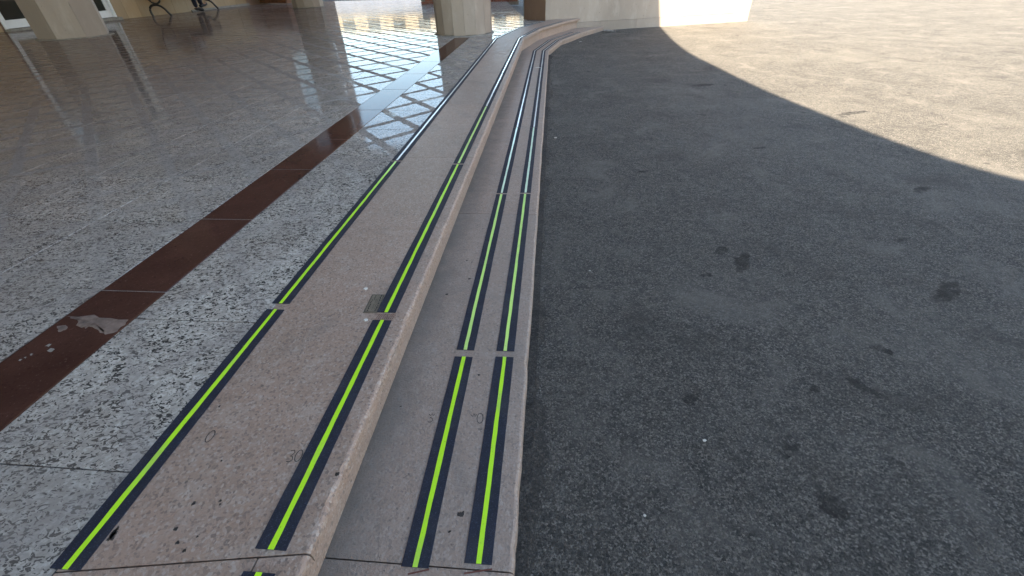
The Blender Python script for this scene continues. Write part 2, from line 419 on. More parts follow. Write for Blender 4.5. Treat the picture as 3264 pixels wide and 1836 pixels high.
def area(p): return abs(sum(p[i][0] * p[(i + 1) % len(p)][1] - p[(i + 1) % len(p)][0] * p[i][1] for i in range(len(p)))) / 2

# ------------------------------------------------------------------ the line of the steps (straight, then bending right in chords)
AREF = -0.40
Q = [P(AREF, -6.0), P(AREF, 6.52)]
for L_, an in ((1.09, 16.3), (1.05, 27.3), (2.6, 33.0)):
    Q.append(Q[-1] + Vector((math.sin(R_(an)), math.cos(R_(an)))) * L_)
DIR = [(Q[i + 1] - Q[i]).normalized() for i in range(4)]
NRM = [Vector((d.y, -d.x)) for d in DIR]          # to the right
def vert(i, a):
    """mitred point at polyline vertex i, offset a across"""
    o = a - AREF
    if i == 0: return Q[0] + NRM[0] * o
    if i == 4: return Q[4] + NRM[3] * o
    n0, n1 = NRM[i - 1], NRM[i]; mv = (n0 + n1).normalized()
    return Q[i] + mv * (o / mv.dot(n0))
def stat(st, a):
    if st[0] == 'k':                              # joint cut askew: its place at the back and at the nosing
        t = (a + 0.765) / 0.387; return P(a, st[1] + (st[2] - st[1]) * t)
    if st[0] == 'v': return vert(st[1], a)
    i, s = st[1], st[2]
    return Q[i] + DIR[i] * s + NRM[i] * (a - AREF)
def B(b): return ('s', 0, b + 6.0)                # station on the straight run at distance b
def sweep(profile, stations, ch=0.0):
    n = len(profile); vs = []; fs = []
    for st in stations:
        for (a, z) in profile:
            q = stat(st, a); vs.append((q.x, q.y, z))
    for k in range(len(stations) - 1):
        for i in range(n):
            j = (i + 1) % n
            fs.append((k * n + i, k * n + j, (k + 1) * n + j, (k + 1) * n + i))
    fs.append(tuple(range(n))); fs.append(tuple((len(stations) - 1) * n + i for i in reversed(range(n))))
    return vs, fs

def rough_sweep(profile, s0, s1, nose_i, amp=.0009, chip=.10, step=.022):
    """a slab between two stations whose front arris is worn and chipped"""
    A = [stat(s0, a) for a, z in profile]; Bp = [stat(s1, a) for a, z in profile]
    n = max(2, int((Bp[0] - A[0]).length / step)); m_ = len(profile); vs, fs = [], []
    mid_ = stat(s0, profile[0][0]) - stat(s0, profile[nose_i[0]][0]); inw = mid_.normalized()
    w = 0.0; c_ = 0.0
    for k in range(n + 1):
        w = .7 * w + random.uniform(-amp, amp)
        c_ = random.uniform(.002, .006) if random.random() < chip and 0 < k < n else c_ * .35
        for i in range(m_):
            q = A[i].lerp(Bp[i], k / n); z = profile[i][1]
            if i in nose_i:
                f_ = 1.0 if i in nose_i[1:4] else .4
                q = q + inw * (w + c_ * f_); z = z - (c_ * .55 * f_ if i <= nose_i[2] else 0)
            vs.append((q.x, q.y, z))
    for k in range(n):
        for i in range(m_):
            j = (i + 1) % m_
            fs.append((k * m_ + i, k * m_ + j, (k + 1) * m_ + j, (k + 1) * m_ + i))
    fs.append(tuple(range(m_))); fs.append(tuple(n * m_ + i for i in reversed(range(m_))))
    return vs, fs

# ------------------------------------------------------------------ ground
gv, gf = [], []
xs = [-400, -60, -20, -0.6] + [-0.6 + 0.2 * k for k in range(1, 60)] + [14, 20, 60, 400]
ys = [-400, -60, -10, -1] + [-1 + 0.2 * k for k in range(1, 90)] + [20, 30, 80, 400]
for y in ys:
    for x in xs:
        z = 0.0
        if -0.5 < x < 11 and -0.9 < y < 16.5:
            z = 0.006 * math.sin(1.3 * x + 0.4 * y) * math.sin(0.9 * y + 0.5) - 0.004 + 0.003 * math.sin(4.1 * x + 1.0) * math.sin(3.3 * y)
        gv.append((x, y, z))
nx = len(xs)
for j in range(len(ys) - 1):
    for i in range(nx - 1):
        gf.append((j * nx + i, j * nx + i + 1, (j + 1) * nx + i + 1, (j + 1) * nx + i))
asph = struct(link('asphalt', mesh('asphalt', gv, gf), 'asphalt', smooth=True))

# loose grit along the kerb and pale stones on the asphalt
gp = []
def pebble(x, y, z, r):
    vs = []; t = (1 + 5 ** .5) / 2
    for v in ((-1, t, 0), (1, t, 0), (-1, -t, 0), (1, -t, 0), (0, -1, t), (0, 1, t), (0, -1, -t), (0, 1, -t), (t, 0, -1), (t, 0, 1), (-t, 0, -1), (-t, 0, 1)):
        k = r / 1.9 * random.uniform(0.75, 1.25); vs.append((x + v[0] * k, y + v[1] * k, z + v[2] * k * 0.7 + r * 0.35))
    fs = [(0, 11, 5), (0, 5, 1), (0, 1, 7), (0, 7, 10), (0, 10, 11), (1, 5, 9), (5, 11, 4), (11, 10, 2), (10, 7, 6), (7, 1, 8),
          (3, 9, 4), (3, 4, 2), (3, 2, 6), (3, 6, 8), (3, 8, 9), (4, 9, 5), (2, 4, 11), (6, 2, 10), (8, 6, 7), (9, 8, 1)]
    return vs, fs
for k in range(520):
    b = random.uniform(-0.2, 6.4); a = -0.035 + abs(random.gauss(0, 0.05)) + 0.004
    q = P(a, b); gp.append(pebble(q.x, q.y, 0, random.uniform(0.0012, 0.0034)))
for k in range(420):
    x = random.uniform(0.15, 3.5); y = random.uniform(0.2, 4.5)
    gp.append(pebble(x, y, 0, random.choice([0.0015, 0.002, 0.002, 0.003])))
g_ = stuff(link('grit', mesh('grit', *join(gp)), 'stone')); tag(g_, 'loose pale grit scattered on the asphalt beside the lower step', 'grit')
M_tar = mat_asphalt('tar_seam', 0.45); M['tar'] = M_tar
tv, tf = [], []
N_ = 260
for k in range(N_ + 1):
    b = -1.0 + 7.5 * k / N_
    w = 0.035 + 0.018 * math.sin(b * 3.1) + 0.014 * math.sin(b * 11.7 + 1) + random.uniform(-0.012, 0.012)
    p0 = P(-0.046, b); p1 = P(-0.02, b); p2 = P(-0.046 + max(0.02, w), b)
    tv += [(p0.x, p0.y, 0.012 + random.uniform(-.003, .003)), (p1.x, p1.y, 0.011 + random.uniform(-.003, .003)), (p2.x, p2.y, -0.003)]
for k in range(N_):
    for i in (0, 1): tf.append((3 * k + i, 3 * k + i + 1, 3 * k + i + 4, 3 * k + i + 3))
link('tar_seam', mesh('tar_seam', tv, tf), 'tar', asph)

# ------------------------------------------------------------------ porch floor
floor = thing('porch_floor', 'polished granite porch floor', 'floor'); del floor['category']; del floor['label']; struct(floor)
TA, TB = 0.42, 0.43
A_RS, A_RE, A_EDGE = -1.343, -1.134, -0.765
regs = []
for i in range(4):
    lo = (None if i == 0 else (vert(i, -0.765), (vert(i, -3.0) - vert(i, -0.765)).normalized()))
    hi = (None if i == 3 else (vert(i + 1, -0.765), (vert(i + 1, -3.0) - vert(i + 1, -0.765)).normalized()))
    regs.append((i, lo, hi))
def left_of_steps(poly):
    """pieces of the polygon that lie on the floor side of the top step"""
    def inside(q):
        for i, lo, hi in regs:
            v = Vector(q)
            if (lo is None or (v - lo[0]).dot(Vector((-lo[1].y, lo[1].x))) <= 0) and (hi is None or (v - hi[0]).dot(Vector((-hi[1].y, hi[1].x))) >= 0):
                if (v - vert(i, -0.767)).dot(NRM[i]) <= 0: return True
        return False
    ins = [inside(q) for q in poly]
    if all(ins): return [poly]
    out = []
    for i, lo, hi in regs:
        p = poly
        if lo is not None: p = clip(p, lo[0], (lo[1].y, -lo[1].x)) if p else p
        if hi is not None and p: p = clip(p, hi[0], (-hi[1].y, hi[1].x))
        if p: p = clip(p, vert(i, -0.767), (-NRM[i].x, -NRM[i].y))
        if len(p) > 2 and area(p) > 1e-4: out.append(p)
    return out
BACK = [(0.42, 9.35), (0.0, 18.2)]                 # floor edge behind the pier
def tile_mesh(name, poly_ab, a0, b0, wa, wb, origin=None, tilted=False, ch=0.0016):
    """poly given in ab; UV is the place inside the tile"""
    pts = [P(*q) for q in poly_ab]
    if origin is not None: pts = [q - origin for q in pts]
    vs, fs = prism([(q.x, q.y) for q in pts], -0.03, 0.0, ch, zfun=(zf if tilted else (lambda x, y: 0.0)))
    me = mesh(name, vs, fs)
    uvl = me.uv_layers.new(name='UVMap')
    for lp in me.loops:
        v = me.vertices[lp.vertex_index].co
        x, y = (v.x + (origin.x if origin is not None else 0), v.y + (origin.y if origin is not None else 0))
        a, b = AB(x, y); uvl.data[lp.index].uv = ((a - a0) / wa, (b - b0) / wb)
    me.materials.append(M['granite']); return me
J = 0.0013
cand = []                                           # (pixel size, poly_ab, a0, b0, wa, wb, far)
def add_tile(a0, a1, b0, b1, wa, wb, ua, ub):
    base = [(a0 + J, b0 + J), (a1 - J, b0 + J), (a1 - J, b1 - J), (a0 + J, b1 - J)]
    xy = [tuple(P(*q)) for q in base]
    pt = FN * (FC / FN.dot(FN))
    for far in (False, True):
        s_ = 1 if far else -1
        p = clip(xy, (pt.x + FN.x * 0.004 * s_, pt.y + FN.y * 0.004 * s_), (FN.x * s_, FN.y * s_))
        if len(p) < 3 or area(p) < 1e-4: continue
        for piece in left_of_steps(p):
            if far:
                d = Vector(BACK[1]) - Vector(BACK[0]); piece = clip(piece, BACK[0], (-d.y, d.x)) if max(q[1] for q in piece) > 9.3 else piece
                if len(piece) < 3 or area(piece) < 1e-4: continue
            ab = [AB(*q) for q in piece]
            c = Vector((sum(q[0] for q in piece) / len(piece), sum(q[1] for q in piece) / len(piece)))
            pr = [px_of(q[0], q[1], zf(*q)) for q in piece]
            vis = 0.0
            if all(pr):
                cxp = sum(q[0] for q in pr) / len(pr); cyp = sum(q[1] for q in pr) / len(pr)
                if -80 < cxp < PW + 80 and -60 < cyp < PH + 80: vis = area(pr)
            full = len(piece) == 4 and abs(area(piece) - (a1 - a0 - 2 * J) * (b1 - b0 - 2 * J)) < 1e-6
            cand.append((vis, ab, ua, ub, wa, wb, far, full, (a0, b0)))
b = 0.81 - 5 * TB
while b < 18.6:                                     # narrow run between the red strip and the top step
    add_tile(A_RE, A_EDGE, b, b + TB, A_EDGE - A_RE, TB, A_RE, b)
    if b > 6.0:                                     # past the bend the grey field spreads to the right
        for k in range(6): add_tile(A_EDGE + k * TA, A_EDGE + (k + 1) * TA, b, b + TB, TA, TB, A_EDGE + k * TA, b)
    if b > 6.3: add_tile(A_RS, A_RE, max(b, 6.69), b + TB, TA, TB, A_RS - .1, b)
    b += TB
for i in range(23):
    a1 = A_RS - i * TA; a0 = a1 - TA
    for j in range(48):
        b0 = 4.375 - 11 * TB + (j - 3) * TB
        add_tile(a0, a1, b0, b0 + TB, TA, TB, a0, b0)
cand.sort(key=lambda t: -t[0])
shared = None; rest = []
for k, (vis, ab, ua, ub, wa, wb, far, full, key) in enumerate(cand):
    if k < 300 and vis > 60:
        if full and not far and abs(wa - TA) < 1e-6:
            org = P(*key)
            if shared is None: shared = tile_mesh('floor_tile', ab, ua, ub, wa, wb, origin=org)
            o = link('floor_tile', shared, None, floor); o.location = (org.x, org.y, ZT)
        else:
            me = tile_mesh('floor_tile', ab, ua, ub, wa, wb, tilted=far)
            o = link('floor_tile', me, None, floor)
            if not far: o.location = (0, 0, ZT)
    else: rest.append((ab, ua, ub, wa, wb, far))
bm = bmesh.new(); uvr = bm.loops.layers.uv.new('UVMap')
for ab, ua, ub, wa, wb, far in rest:
    vv = []
    for q in ab:
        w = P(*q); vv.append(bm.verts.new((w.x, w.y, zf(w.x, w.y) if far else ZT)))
    f = bm.faces.new(vv)
    if f.normal.z < 0: f.normal_flip()
    for lp in f.loops:
        a, b = AB(lp.vert.co.x, lp.vert.co.y); lp[uvr].uv = ((a - ua) / wa, (b - ub) / wb)
bmesh.ops.recalc_face_normals(bm, faces=bm.faces)
for f in bm.faces:
    f.normal_update()
    if f.normal.z < 0: f.normal_flip()
me = bpy.data.meshes.new('distant_floor_tiles'); bm.to_mesh(me); bm.free()
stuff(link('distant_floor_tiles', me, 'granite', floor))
# bedding under the tiles
near = [tuple(P(-10.9, -3.0)), tuple(P(A_EDGE - .002, -3.0)), tuple(vert(1, A_EDGE - .002)), tuple(vert(2, A_EDGE - .002)), tuple(vert(3, A_EDGE - .002)), (0.6, 9.0), (0.42, 9.35), (0.0, 18.6), (-9.2, 20.5)]
pt = FN * (FC / FN.dot(FN))
vs1, fs1 = prism(clip(near, tuple(pt), (-FN.x, -FN.y)), -0.05, ZT - 0.0045)
vs2, fs2 = prism(clip(near, tuple(pt), (FN.x, FN.y)), -0.30, -0.0045, zfun=zf)
link('floor_bedding', mesh('floor_bedding', *join([(vs1, fs1), (vs2, fs2)])), 'grout', floor)
# red-brown border slabs
rj = [-0.30, 0.20, 0.93, 1.39, 1.90, 2.35, 2.97, 3.58, 4.2, 4.83, 5.45, 6.07, 6.69]
for i in range(len(rj) - 1):
    pl = [P(A_RS + J, rj[i] + J * 1.05), P(A_RE - J, rj[i] + J * 1.05), P(A_RE - J, rj[i + 1] - J * 1.05), P(A_RS + J, rj[i + 1] - J * 1.05)]
    pl = [tuple(q) for q in pl]
    pl = clip(pl, (pt.x - FN.x * .004, pt.y - FN.y * .004), (-FN.x, -FN.y))
    vs, fs = prism(pl, ZT - 0.03, ZT + 0.0003, 0.0015)
    link('border_slab', mesh('border_slab', vs, fs), 'red', floor)
    if i:
        vs, fs = prism([tuple(q) for q in (P(A_RS + J, rj[i] - J), P(A_RE - J, rj[i] - J), P(A_RE - J, rj[i] + J), P(A_RS + J, rj[i] + J))], ZT - 0.03, ZT - 0.0004)
        link('joint_filling', mesh('joint_filling', vs, fs), 'stone', floor)
# cement repair and paint flecks on the border
def blob(pts, z, h, jag=0.0):
    c = Vector((sum(q[0] for q in pts) / len(pts), sum(q[1] for q in pts) / len(pts)))
    out = []
    for i in range(len(pts)):
        a, b_ = Vector(pts[i]), Vector(pts[(i + 1) % len(pts)])
        for t in (0, .25, .5, .75):
            q = a.lerp(b_, t); out.append(q + Vector((random.uniform(-jag, jag), random.uniform(-jag, jag))))
    n = len(out); vs = [(q.x, q.y, z) for q in out] + [(c.x + (q.x - c.x) * .8, c.y + (q.y - c.y) * .8, z + h) for q in out] + [(c.x, c.y, z + h)]
    fs = [(i, (i + 1) % n, n + (i + 1) % n, n + i) for i in range(n)] + [(n + i, n + (i + 1) % n, 2 * n) for i in range(n)]
    return vs, fs
def rr4(x, y): return tuple(pix(x / 2.337, 600 + y / 2.337, ZT))
def rr6(x, y): return tuple(pix(x / 2.337, 1216 + y / 2.337, ZT))
link('cement_patch', mesh('cement_patch', *blob([rr4(500, 955), rr4(700, 950), rr4(960, 985), rr4(900, 1050), rr4(780, 1090), rr4(690, 1030), rr4(600, 1045), rr4(560, 985)], ZT + .0004, .0016, .006)), 'cement', floor)
link('cement_patch', mesh('cement_patch', *blob([rr4(425, 1030), rr4(490, 1020), rr4(500, 1050), rr4(440, 1070)], ZT + .0005, .001, .003)), 'cement', floor)
for (x, y, r) in ((380, 1205, 30), (360, 1170, 22), (235, 1238, 14), (190, 1262, 12), (150, 1280, 14), (570, 705, 0)):
    if r: link('paint_fleck', mesh('paint_fleck', *blob([rr4(x - r, y + r * .3), rr4(x, y - r * .4), rr4(x + r, y - r * .3), rr4(x + r * .2, y + r * .5)], ZT + .0005, .0006, .0016)), 'mortar', floor)

# ------------------------------------------------------------------ the two steps
steps = thing('porch_steps', 'two shallow pinkish stone steps curving between porch floor and asphalt', 'steps')
up = link('upper_step', mesh('upper_step', *sweep([(-0.76, -.05), (-0.76, .1735), (-0.425, .1735), (-0.425, -.05)], [B(-3), ('v', 1), ('v', 2), ('v', 3), ('s', 3, 1.0)])), 'mortar', steps)
lo = link('lower_step', mesh('lower_step', *sweep([(-0.424, -.05), (-0.424, .018), (-0.07, .018), (-0.07, -.05)], [B(-3), ('v', 1), ('v', 2), ('v', 3), ('s', 3, 1.3)])), 'mortar', steps)
G = 0.0014
def nose(a0, a1, z0, z1):
    return [(a0, z0), (a0, z1), (a1 - .009, z1), (a1 - .005, z1 - .0012), (a1 - .0012, z1 - .005), (a1, z1 - .010), (a1, z0 + .005), (a1 - .003, z0)]
def runs(js):
    """slab intervals along the steps: joints on the straight run, then one slab for each chord"""
    r = []
    def bb_(j, s_): return ('k', j[0] + s_, j[1] + s_) if isinstance(j, tuple) else B(j + s_)
    for i in range(len(js) - 1): r.append((bb_(js[i], G), bb_(js[i + 1], -G)))
    r.append((B(js[-1] + G), ('v', 1))); r.append((('v', 1), ('v', 2))); r.append((('v', 2), ('v', 3))); r.append((('v', 3), ('s', 3, 1.5)))
    return r
upj = [-3.0, -1.2, (0.212, 0.266), 2.07, 3.10, 4.27, 5.42]
loj = [-3.0, -1.3, 0.315, 1.757, 3.3, 4.9]
def shorten(r, g=0.0012): return r
for i, (s0, s1) in enumerate(runs(upj)):
    if s0[0] == 's' and s0[1] == 0 and abs(s0[2] - 6 - (-1.2)) < .01:      # the slab under the camera is cut lengthwise near the nosing
        link('tread_slab', mesh('tread_slab', *sweep([(-0.765, .176), (-0.765, ZT), (-0.4525, ZT), (-0.4525, .176)], [s0, s1])), 'step', up)
        link('tread_slab', mesh('tread_slab', *sweep(nose(-0.4495, -0.370, .176, ZT - .001), [s0, s1])), 'step', up)
    else:
        link('tread_slab', mesh('tread_slab', *rough_sweep(nose(-0.765, -0.370, .176, ZT), s0, s1, (2, 3, 4, 5, 6))), 'step', up)
    link('riser_slab', mesh('riser_slab', *sweep([(-0.424, .018), (-0.424, .1745), (-0.411, .1745), (-0.411, .018)], [s0, s1])), 'step', up)
for i, (s0, s1) in enumerate(runs(loj)):
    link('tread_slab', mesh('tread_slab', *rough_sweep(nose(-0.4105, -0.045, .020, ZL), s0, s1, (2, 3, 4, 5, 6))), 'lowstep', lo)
    link('riser_slab', mesh('riser_slab', *sweep([(-0.069, -.06), (-0.069, .0185), (-0.053, .0185), (-0.053, -.06)], [s0, s1])), 'step', lo)

# marks on the treads -------------------------------------------------
def stain(parent, x, y, r, z, mat='stain', el=1.0, name='stain'):
    pts = []
    for k in range(7):
        an = 2 * math.pi * k / 7; rr = r * random.uniform(.55, 1.2)
        pts.append((x + math.cos(an) * rr * el * .7, y + math.sin(an) * rr * .7))
    link(name, mesh(name, *blob(pts, z + .0002, .0005, r * .15)), mat, parent)
def r67(o, x, y, z): return pix(o + x / 2.337, 1216 + y / 2.337, z)
for (x, y, r) in ((1440, 910, .006), (1640, 890, .0045), (1640, 915, .003), (1315, 1095, .006), (1325, 1200, .006), (1370, 1262, .005), (2515, 690, .007), (1650, 590, .003), (1635, 185, .004), (1470, 1155, .003)):
    q = r67(0, x, y, ZT); stain(up, q.x, q.y, r, ZT)
for (x, y, r) in ((845, 1130, .011), (870, 1100, .008), (820, 1170, .008), (840, 1150, .012)):
    q = r67(0, x, y, ZT); stain(up, q.x, q.y, r, ZT, el=.7)
for (x, y, r) in ((1160, 675, .008), (990, 790, .008), (1140, 540, .007), (1230, 1390, .006)):
    q = pix(1000 + x / 2.337, 600 + y / 2.337, ZL); stain(lo, q.x, q.y, r, ZL)
for (x, y, r) in ((1097, 985, .008), (1010, 1120, .004), (650, 185, .003)):
    q = r67(1000, x, y, ZL); stain(lo, q.x, q.y, r, ZL, el=1.4)
def ribbon(pts, w, z, name, mat, parent):
    vs, fs = [], []; pts = [Vector(p) for p in pts]
    for i, p in enumerate(pts):
        d = (pts[min(i + 1, len(pts) - 1)] - pts[max(i - 1, 0)]).normalized(); n = Vector((-d.y, d.x)) * w / 2
        vs += [(p.x + n.x, p.y + n.y, z), (p.x - n.x, p.y - n.y, z)]
    for i in range(len(pts) - 1): fs.append((2 * i, 2 * i + 1, 2 * i + 3, 2 * i + 2))
    return vs, fs
THREE = [(0, .95), (.35, 1.0), (.5, .8), (.3, .55), (.15, .5), (.4, .45), (.55, .2), (.3, 0), (0, .05)]
ZERO = [(1.0 + .32 * math.cos(t), .5 + .5 * math.sin(t)) for t in [2 * math.pi * k / 12 for k in range(13)]]
HOOK = [(0, .9), (.2, .7), (.35, .95), (.5, .7), (.65, .9)]
def handwriting(parent, q, h, glyphs, z, w=.0016):
    parts = []
    for g in glyphs: parts.append(ribbon([(q.x + x * h, q.y + y * h * 1.25) for x, y in g], w, z + .0005, '', None, None))
    link('handwriting', mesh('handwriting', *join(parts)), 'ink', parent)
handwriting(up, r67(0, 2130, 600, ZT), .020, [THREE, ZERO], ZT)
handwriting(up, r67(0, 1490, 455, ZT), .022, [[(x - .4, y) for x, y in ZERO]], ZT)
handwriting(lo, r67(1000, 850, 305, ZL), .022, [HOOK, THREE[3:]], ZL)
handwriting(lo, r67(1000, 1165, 315, ZL), .024, [HOOK, ZERO], ZL)
def z7(x, y, z=ZT): return pix(1100 + x / 8.523, 880 + y / 8.523, z)
parts = []
for k in range(9):
    x0 = 830 + k * 55
    parts.append(ribbon([z7(x0, 1175), z7(x0 + 40, 1120), z7(x0 + 70, 1085), z7(x0 + 110, 1050 + (k % 3) * 6)], .0015, ZT + .0004, '', None, None))
parts.append(ribbon([z7(830, 1040), z7(1370, 1040)], .0012, ZT + .0004, '', None, None))
parts.append(ribbon([z7(790, 1190), z7(1290, 1200)], .0012, ZT + .0004, '', None, None))
link('pencil_hatching', mesh('pencil_hatching', *join(parts)), 'redink', up)
for pq in ((700, 1436, 860, 1400), (1120, 1430, 1330, 1398)):
    link('pencil_line', mesh('pencil_line', *ribbon([r67(1000, pq[0], pq[1], ZL), r67(1000, pq[2], pq[3], ZL)], .003, ZL + .0004, '', None, None)), 'redink', lo)

# ------------------------------------------------------------------ anti-slip tapes
TW, SW = 0.0525, 0.0100
def seg_pts(sts, a):
    """points along the tape at offset a; stations list"""
    out = []
    for k in range(len(sts) - 1):
        p0, p1 = stat(sts[k], a), stat(sts[k + 1], a); n = max(2, int((p1 - p0).length / 0.03))
        for i in range(n): out.append(p0.lerp(p1, i / n))
    out.append(stat(sts[-1], a)); return out
def band(sts, a, w, z0, z1, wob):
    pts = seg_pts(sts, a); n = len(pts); vs, fs = [], []
    l_, r_ = 0.0, 0.0
    for i, p in enumerate(pts):
        d = (pts[min(i + 1, n - 1)] - pts[max(i - 1, 0)]).normalized(); nn = Vector((d.y, -d.x))
        l_ = 0.6 * l_ + random.uniform(-wob, wob); r_ = 0.6 * r_ + random.uniform(-wob, wob)
        L = p - nn * (w / 2 + l_); Rr = p + nn * (w / 2 + r_)
        vs += [(L.x, L.y, z0), (L.x, L.y, z1), (Rr.x, Rr.y, z1), (Rr.x, Rr.y, z0)]
    for i in range(n - 1):
        for k in range(3): fs.append((4 * i + k, 4 * i + k + 1, 4 * i + k + 5, 4 * i + k + 4))
    fs.append((0, 1, 2, 3)); fs.append((4 * n - 4, 4 * n - 3, 4 * n - 2, 4 * n - 1))
    return vs, fs
ORD = ['first', 'second', 'third', 'fourth', 'fifth', 'sixth', 'seventh', 'eighth', 'ninth']
ROWS = [  # farther lines get paler colours, standing in for sheen at grazing view
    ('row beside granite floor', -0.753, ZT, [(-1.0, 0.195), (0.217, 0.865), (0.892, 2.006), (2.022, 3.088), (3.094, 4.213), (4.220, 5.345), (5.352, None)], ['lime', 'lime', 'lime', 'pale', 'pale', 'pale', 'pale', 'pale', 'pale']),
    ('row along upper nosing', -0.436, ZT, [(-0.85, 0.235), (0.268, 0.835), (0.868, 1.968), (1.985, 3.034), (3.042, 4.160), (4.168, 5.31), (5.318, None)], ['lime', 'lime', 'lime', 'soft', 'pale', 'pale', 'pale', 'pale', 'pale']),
    ('left row of lower step', -0.232, ZL, [(-0.9, 0.225), (0.311, 0.856), (0.884, 1.966), (1.982, 3.075), (3.084, 4.19), (4.198, 5.32), (5.328, None)], ['lime', 'lime', 'soft', 'mint_sheen', 'pale', 'pale', 'pale', 'pale', 'pale']),
    ('right row of lower step', -0.1135, ZL, [(-0.85, 0.287), (0.325, 0.862), (0.886, 1.972), (1.988, 3.072), (3.080, 4.19), (4.198, 5.32), (5.328, None)], ['lime', 'lime', 'soft', 'mint_sheen', 'pale', 'pale', 'pale', 'pale', 'pale']),
]
for (rn, a, z, segs, cols) in ROWS:
    full = [((B(s), B(e)) if e is not None else (B(s), ('v', 1))) for s, e in segs]
    full += [(('v', 1), ('v', 2)), (('v', 2), ('s', 2, 1.02))]
    for k, (s0, s1) in enumerate(full):
        cname = {'lime': 'lime', 'soft': 'sheen-paled lime', 'mint_sheen': 'mint_sheen', 'pale': 'sheen-whitened'}[cols[k]]
        t = thing('anti_slip_tape', f'black grip tape with {cname} line, {ORD[k]} from camera, {rn}', 'grip tape', (0, 0, 0), 0, 'grip tapes along the steps')
        q0 = stat(s0, a); t.location = (q0.x, q0.y, z)
        mb = mesh('backing', [(x - q0.x, y - q0.y, zz - z) for x, y, zz in band([s0, s1], a, TW, z + .0002, z + .0016, .0004)[0]], band([s0, s1], a, TW, 0, 1, .0)[1])
        link('backing', mb, 'tape', t)
        vs, fs = band([s0, s1], a + .0006 * math.sin(k * 2.1), SW, z + .0014, z + .0021, .0006)
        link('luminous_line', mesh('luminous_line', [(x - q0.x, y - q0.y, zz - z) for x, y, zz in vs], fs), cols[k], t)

# ------------------------------------------------------------------ small plate beside the tape, scraps
cs = [z7(485, 1005), z7(885, 1005), z7(1088, 507), z7(738, 500)]
pc = sum(cs, Vector((0, 0))) / 4
plate = thing('small_plate', 'small dull rectangular plate with dark lettering beside the nosing tape', 'plate', (pc.x, pc.y, ZT))
loc = [c - pc for c in cs]
vs, fs = prism([(q.x, q.y) for q in loc], 0.0003, 0.0014, 0.0004); link('plate', mesh('plate', vs, fs), 'brass', plate)
def bil(u, v): return loc[0].lerp(loc[1], u).lerp(loc[3].lerp(loc[2], u), v)
parts = [ribbon([bil(*q) for q in ((.04, .03), (.96, .03), (.96, .97), (.04, .97), (.04, .03))], .0014, .0016, '', None, None),
         ribbon([bil(*q) for q in ((.10, .06), (.90, .06), (.90, .94), (.10, .94), (.10, .06))], .0006, .0016, '', None, None)]
link('border_line', mesh('border_line', *join(parts)), 'ink', plate)
rnd = random.Random(3); parts = []
for (u, v0, v1, w, amp) in ((.78, .08, .92, .0032, .05), (.64, .20, .72, .0011, .03), (.52, .15, .75, .0010, .03), (.24, .08, .72, .0026, .05), (.36, .70, .93, .0022, .05)):
    v = v0
    while v < v1:
        l = rnd.uniform(.03, .10)
        parts.append(ribbon([bil(u + rnd.uniform(-amp, amp), v), bil(u + rnd.uniform(-amp, amp), v + l * .5), bil(u + rnd.uniform(-amp, amp) * .4, v + l)], w, .0017, '', None, None)); v += l + rnd.uniform(.02, .05)
link('lettering', mesh('lettering', *join(parts)), 'ink', plate)
def scrap(q, r, z, label, el=1.0):
    pts = [(q.x + math.cos(t) * r * random.uniform(.7, 1.1) * el, q.y + math.sin(t) * r * random.uniform(.7, 1.1)) for t in [2 * math.pi * k / 8 for k in range(8)]]
    vs, fs = blob(pts, z + .0003, .0018, r * .08)
    c = (q.x, q.y, z); o = link('white_scrap', mesh('white_scrap', [(v[0] - c[0], v[1] - c[1], v[2] - c[2]) for v in vs], fs), 'chip'); o.location = c
    tag(o, label, 'scrap', 'white scraps lying about')
scrap(z7(560, 345), .0078, ZT, 'tiny white flake on the upper step just beyond the small plate')
scrap(z7(560, 1195), .0065, ZT, 'tiny round white flake on the upper step on the near side of the small plate')
scrap(pix(1716, 215.5, ZL), .020, ZL, 'small white paper scrap between the two tape rows on the far lower step', 2.2)
scrap(pix(1850.5, 133, 0), .018, 0.001, 'small white scrap on the shaded asphalt beyond the step bend', 1.6)
scrap(pix(1771, 440, 0), .012, 0.001, 'white sliver on the shaded asphalt beside the lower step')
scrap(pix(2245, 1405, 0), .0045, 0.001, 'pale stone fleck on the near asphalt right of the tapes', 1.3)
scrap(pix(2055, 1644, 0), .0035, 0.001, 'pale fleck on the asphalt nearest the bottom edge')
scrap(pix(1880, 864, 0), .004, 0.001, 'pale fleck on the asphalt in the middle of the shade')
# broken kerb lump where the lower step meets the pier
q = pix(1938, 101, 0); parts = [pebble(q.x + dx, q.y + dy, 0, r) for dx, dy, r in ((0, 0, .07), (.1, .02, .05), (-.06, .05, .045), (.18, .01, .03))]; parts = [([((v[0] - q.x) * .7 + q.x, (v[1] - q.y) * .7 + q.y, v[2] * .5) for v in pv], pf) for pv, pf in parts]
o = link('mortar_lump', mesh('mortar_lump', [(v[0] - q.x, v[1] - q.y, v[2]) for v in join(parts)[0]], join(parts)[1]), 'stone'); o.location = (q.x, q.y, 0)
tag(o, 'pale lump of broken mortar where the lower step meets the pier', 'rubble')

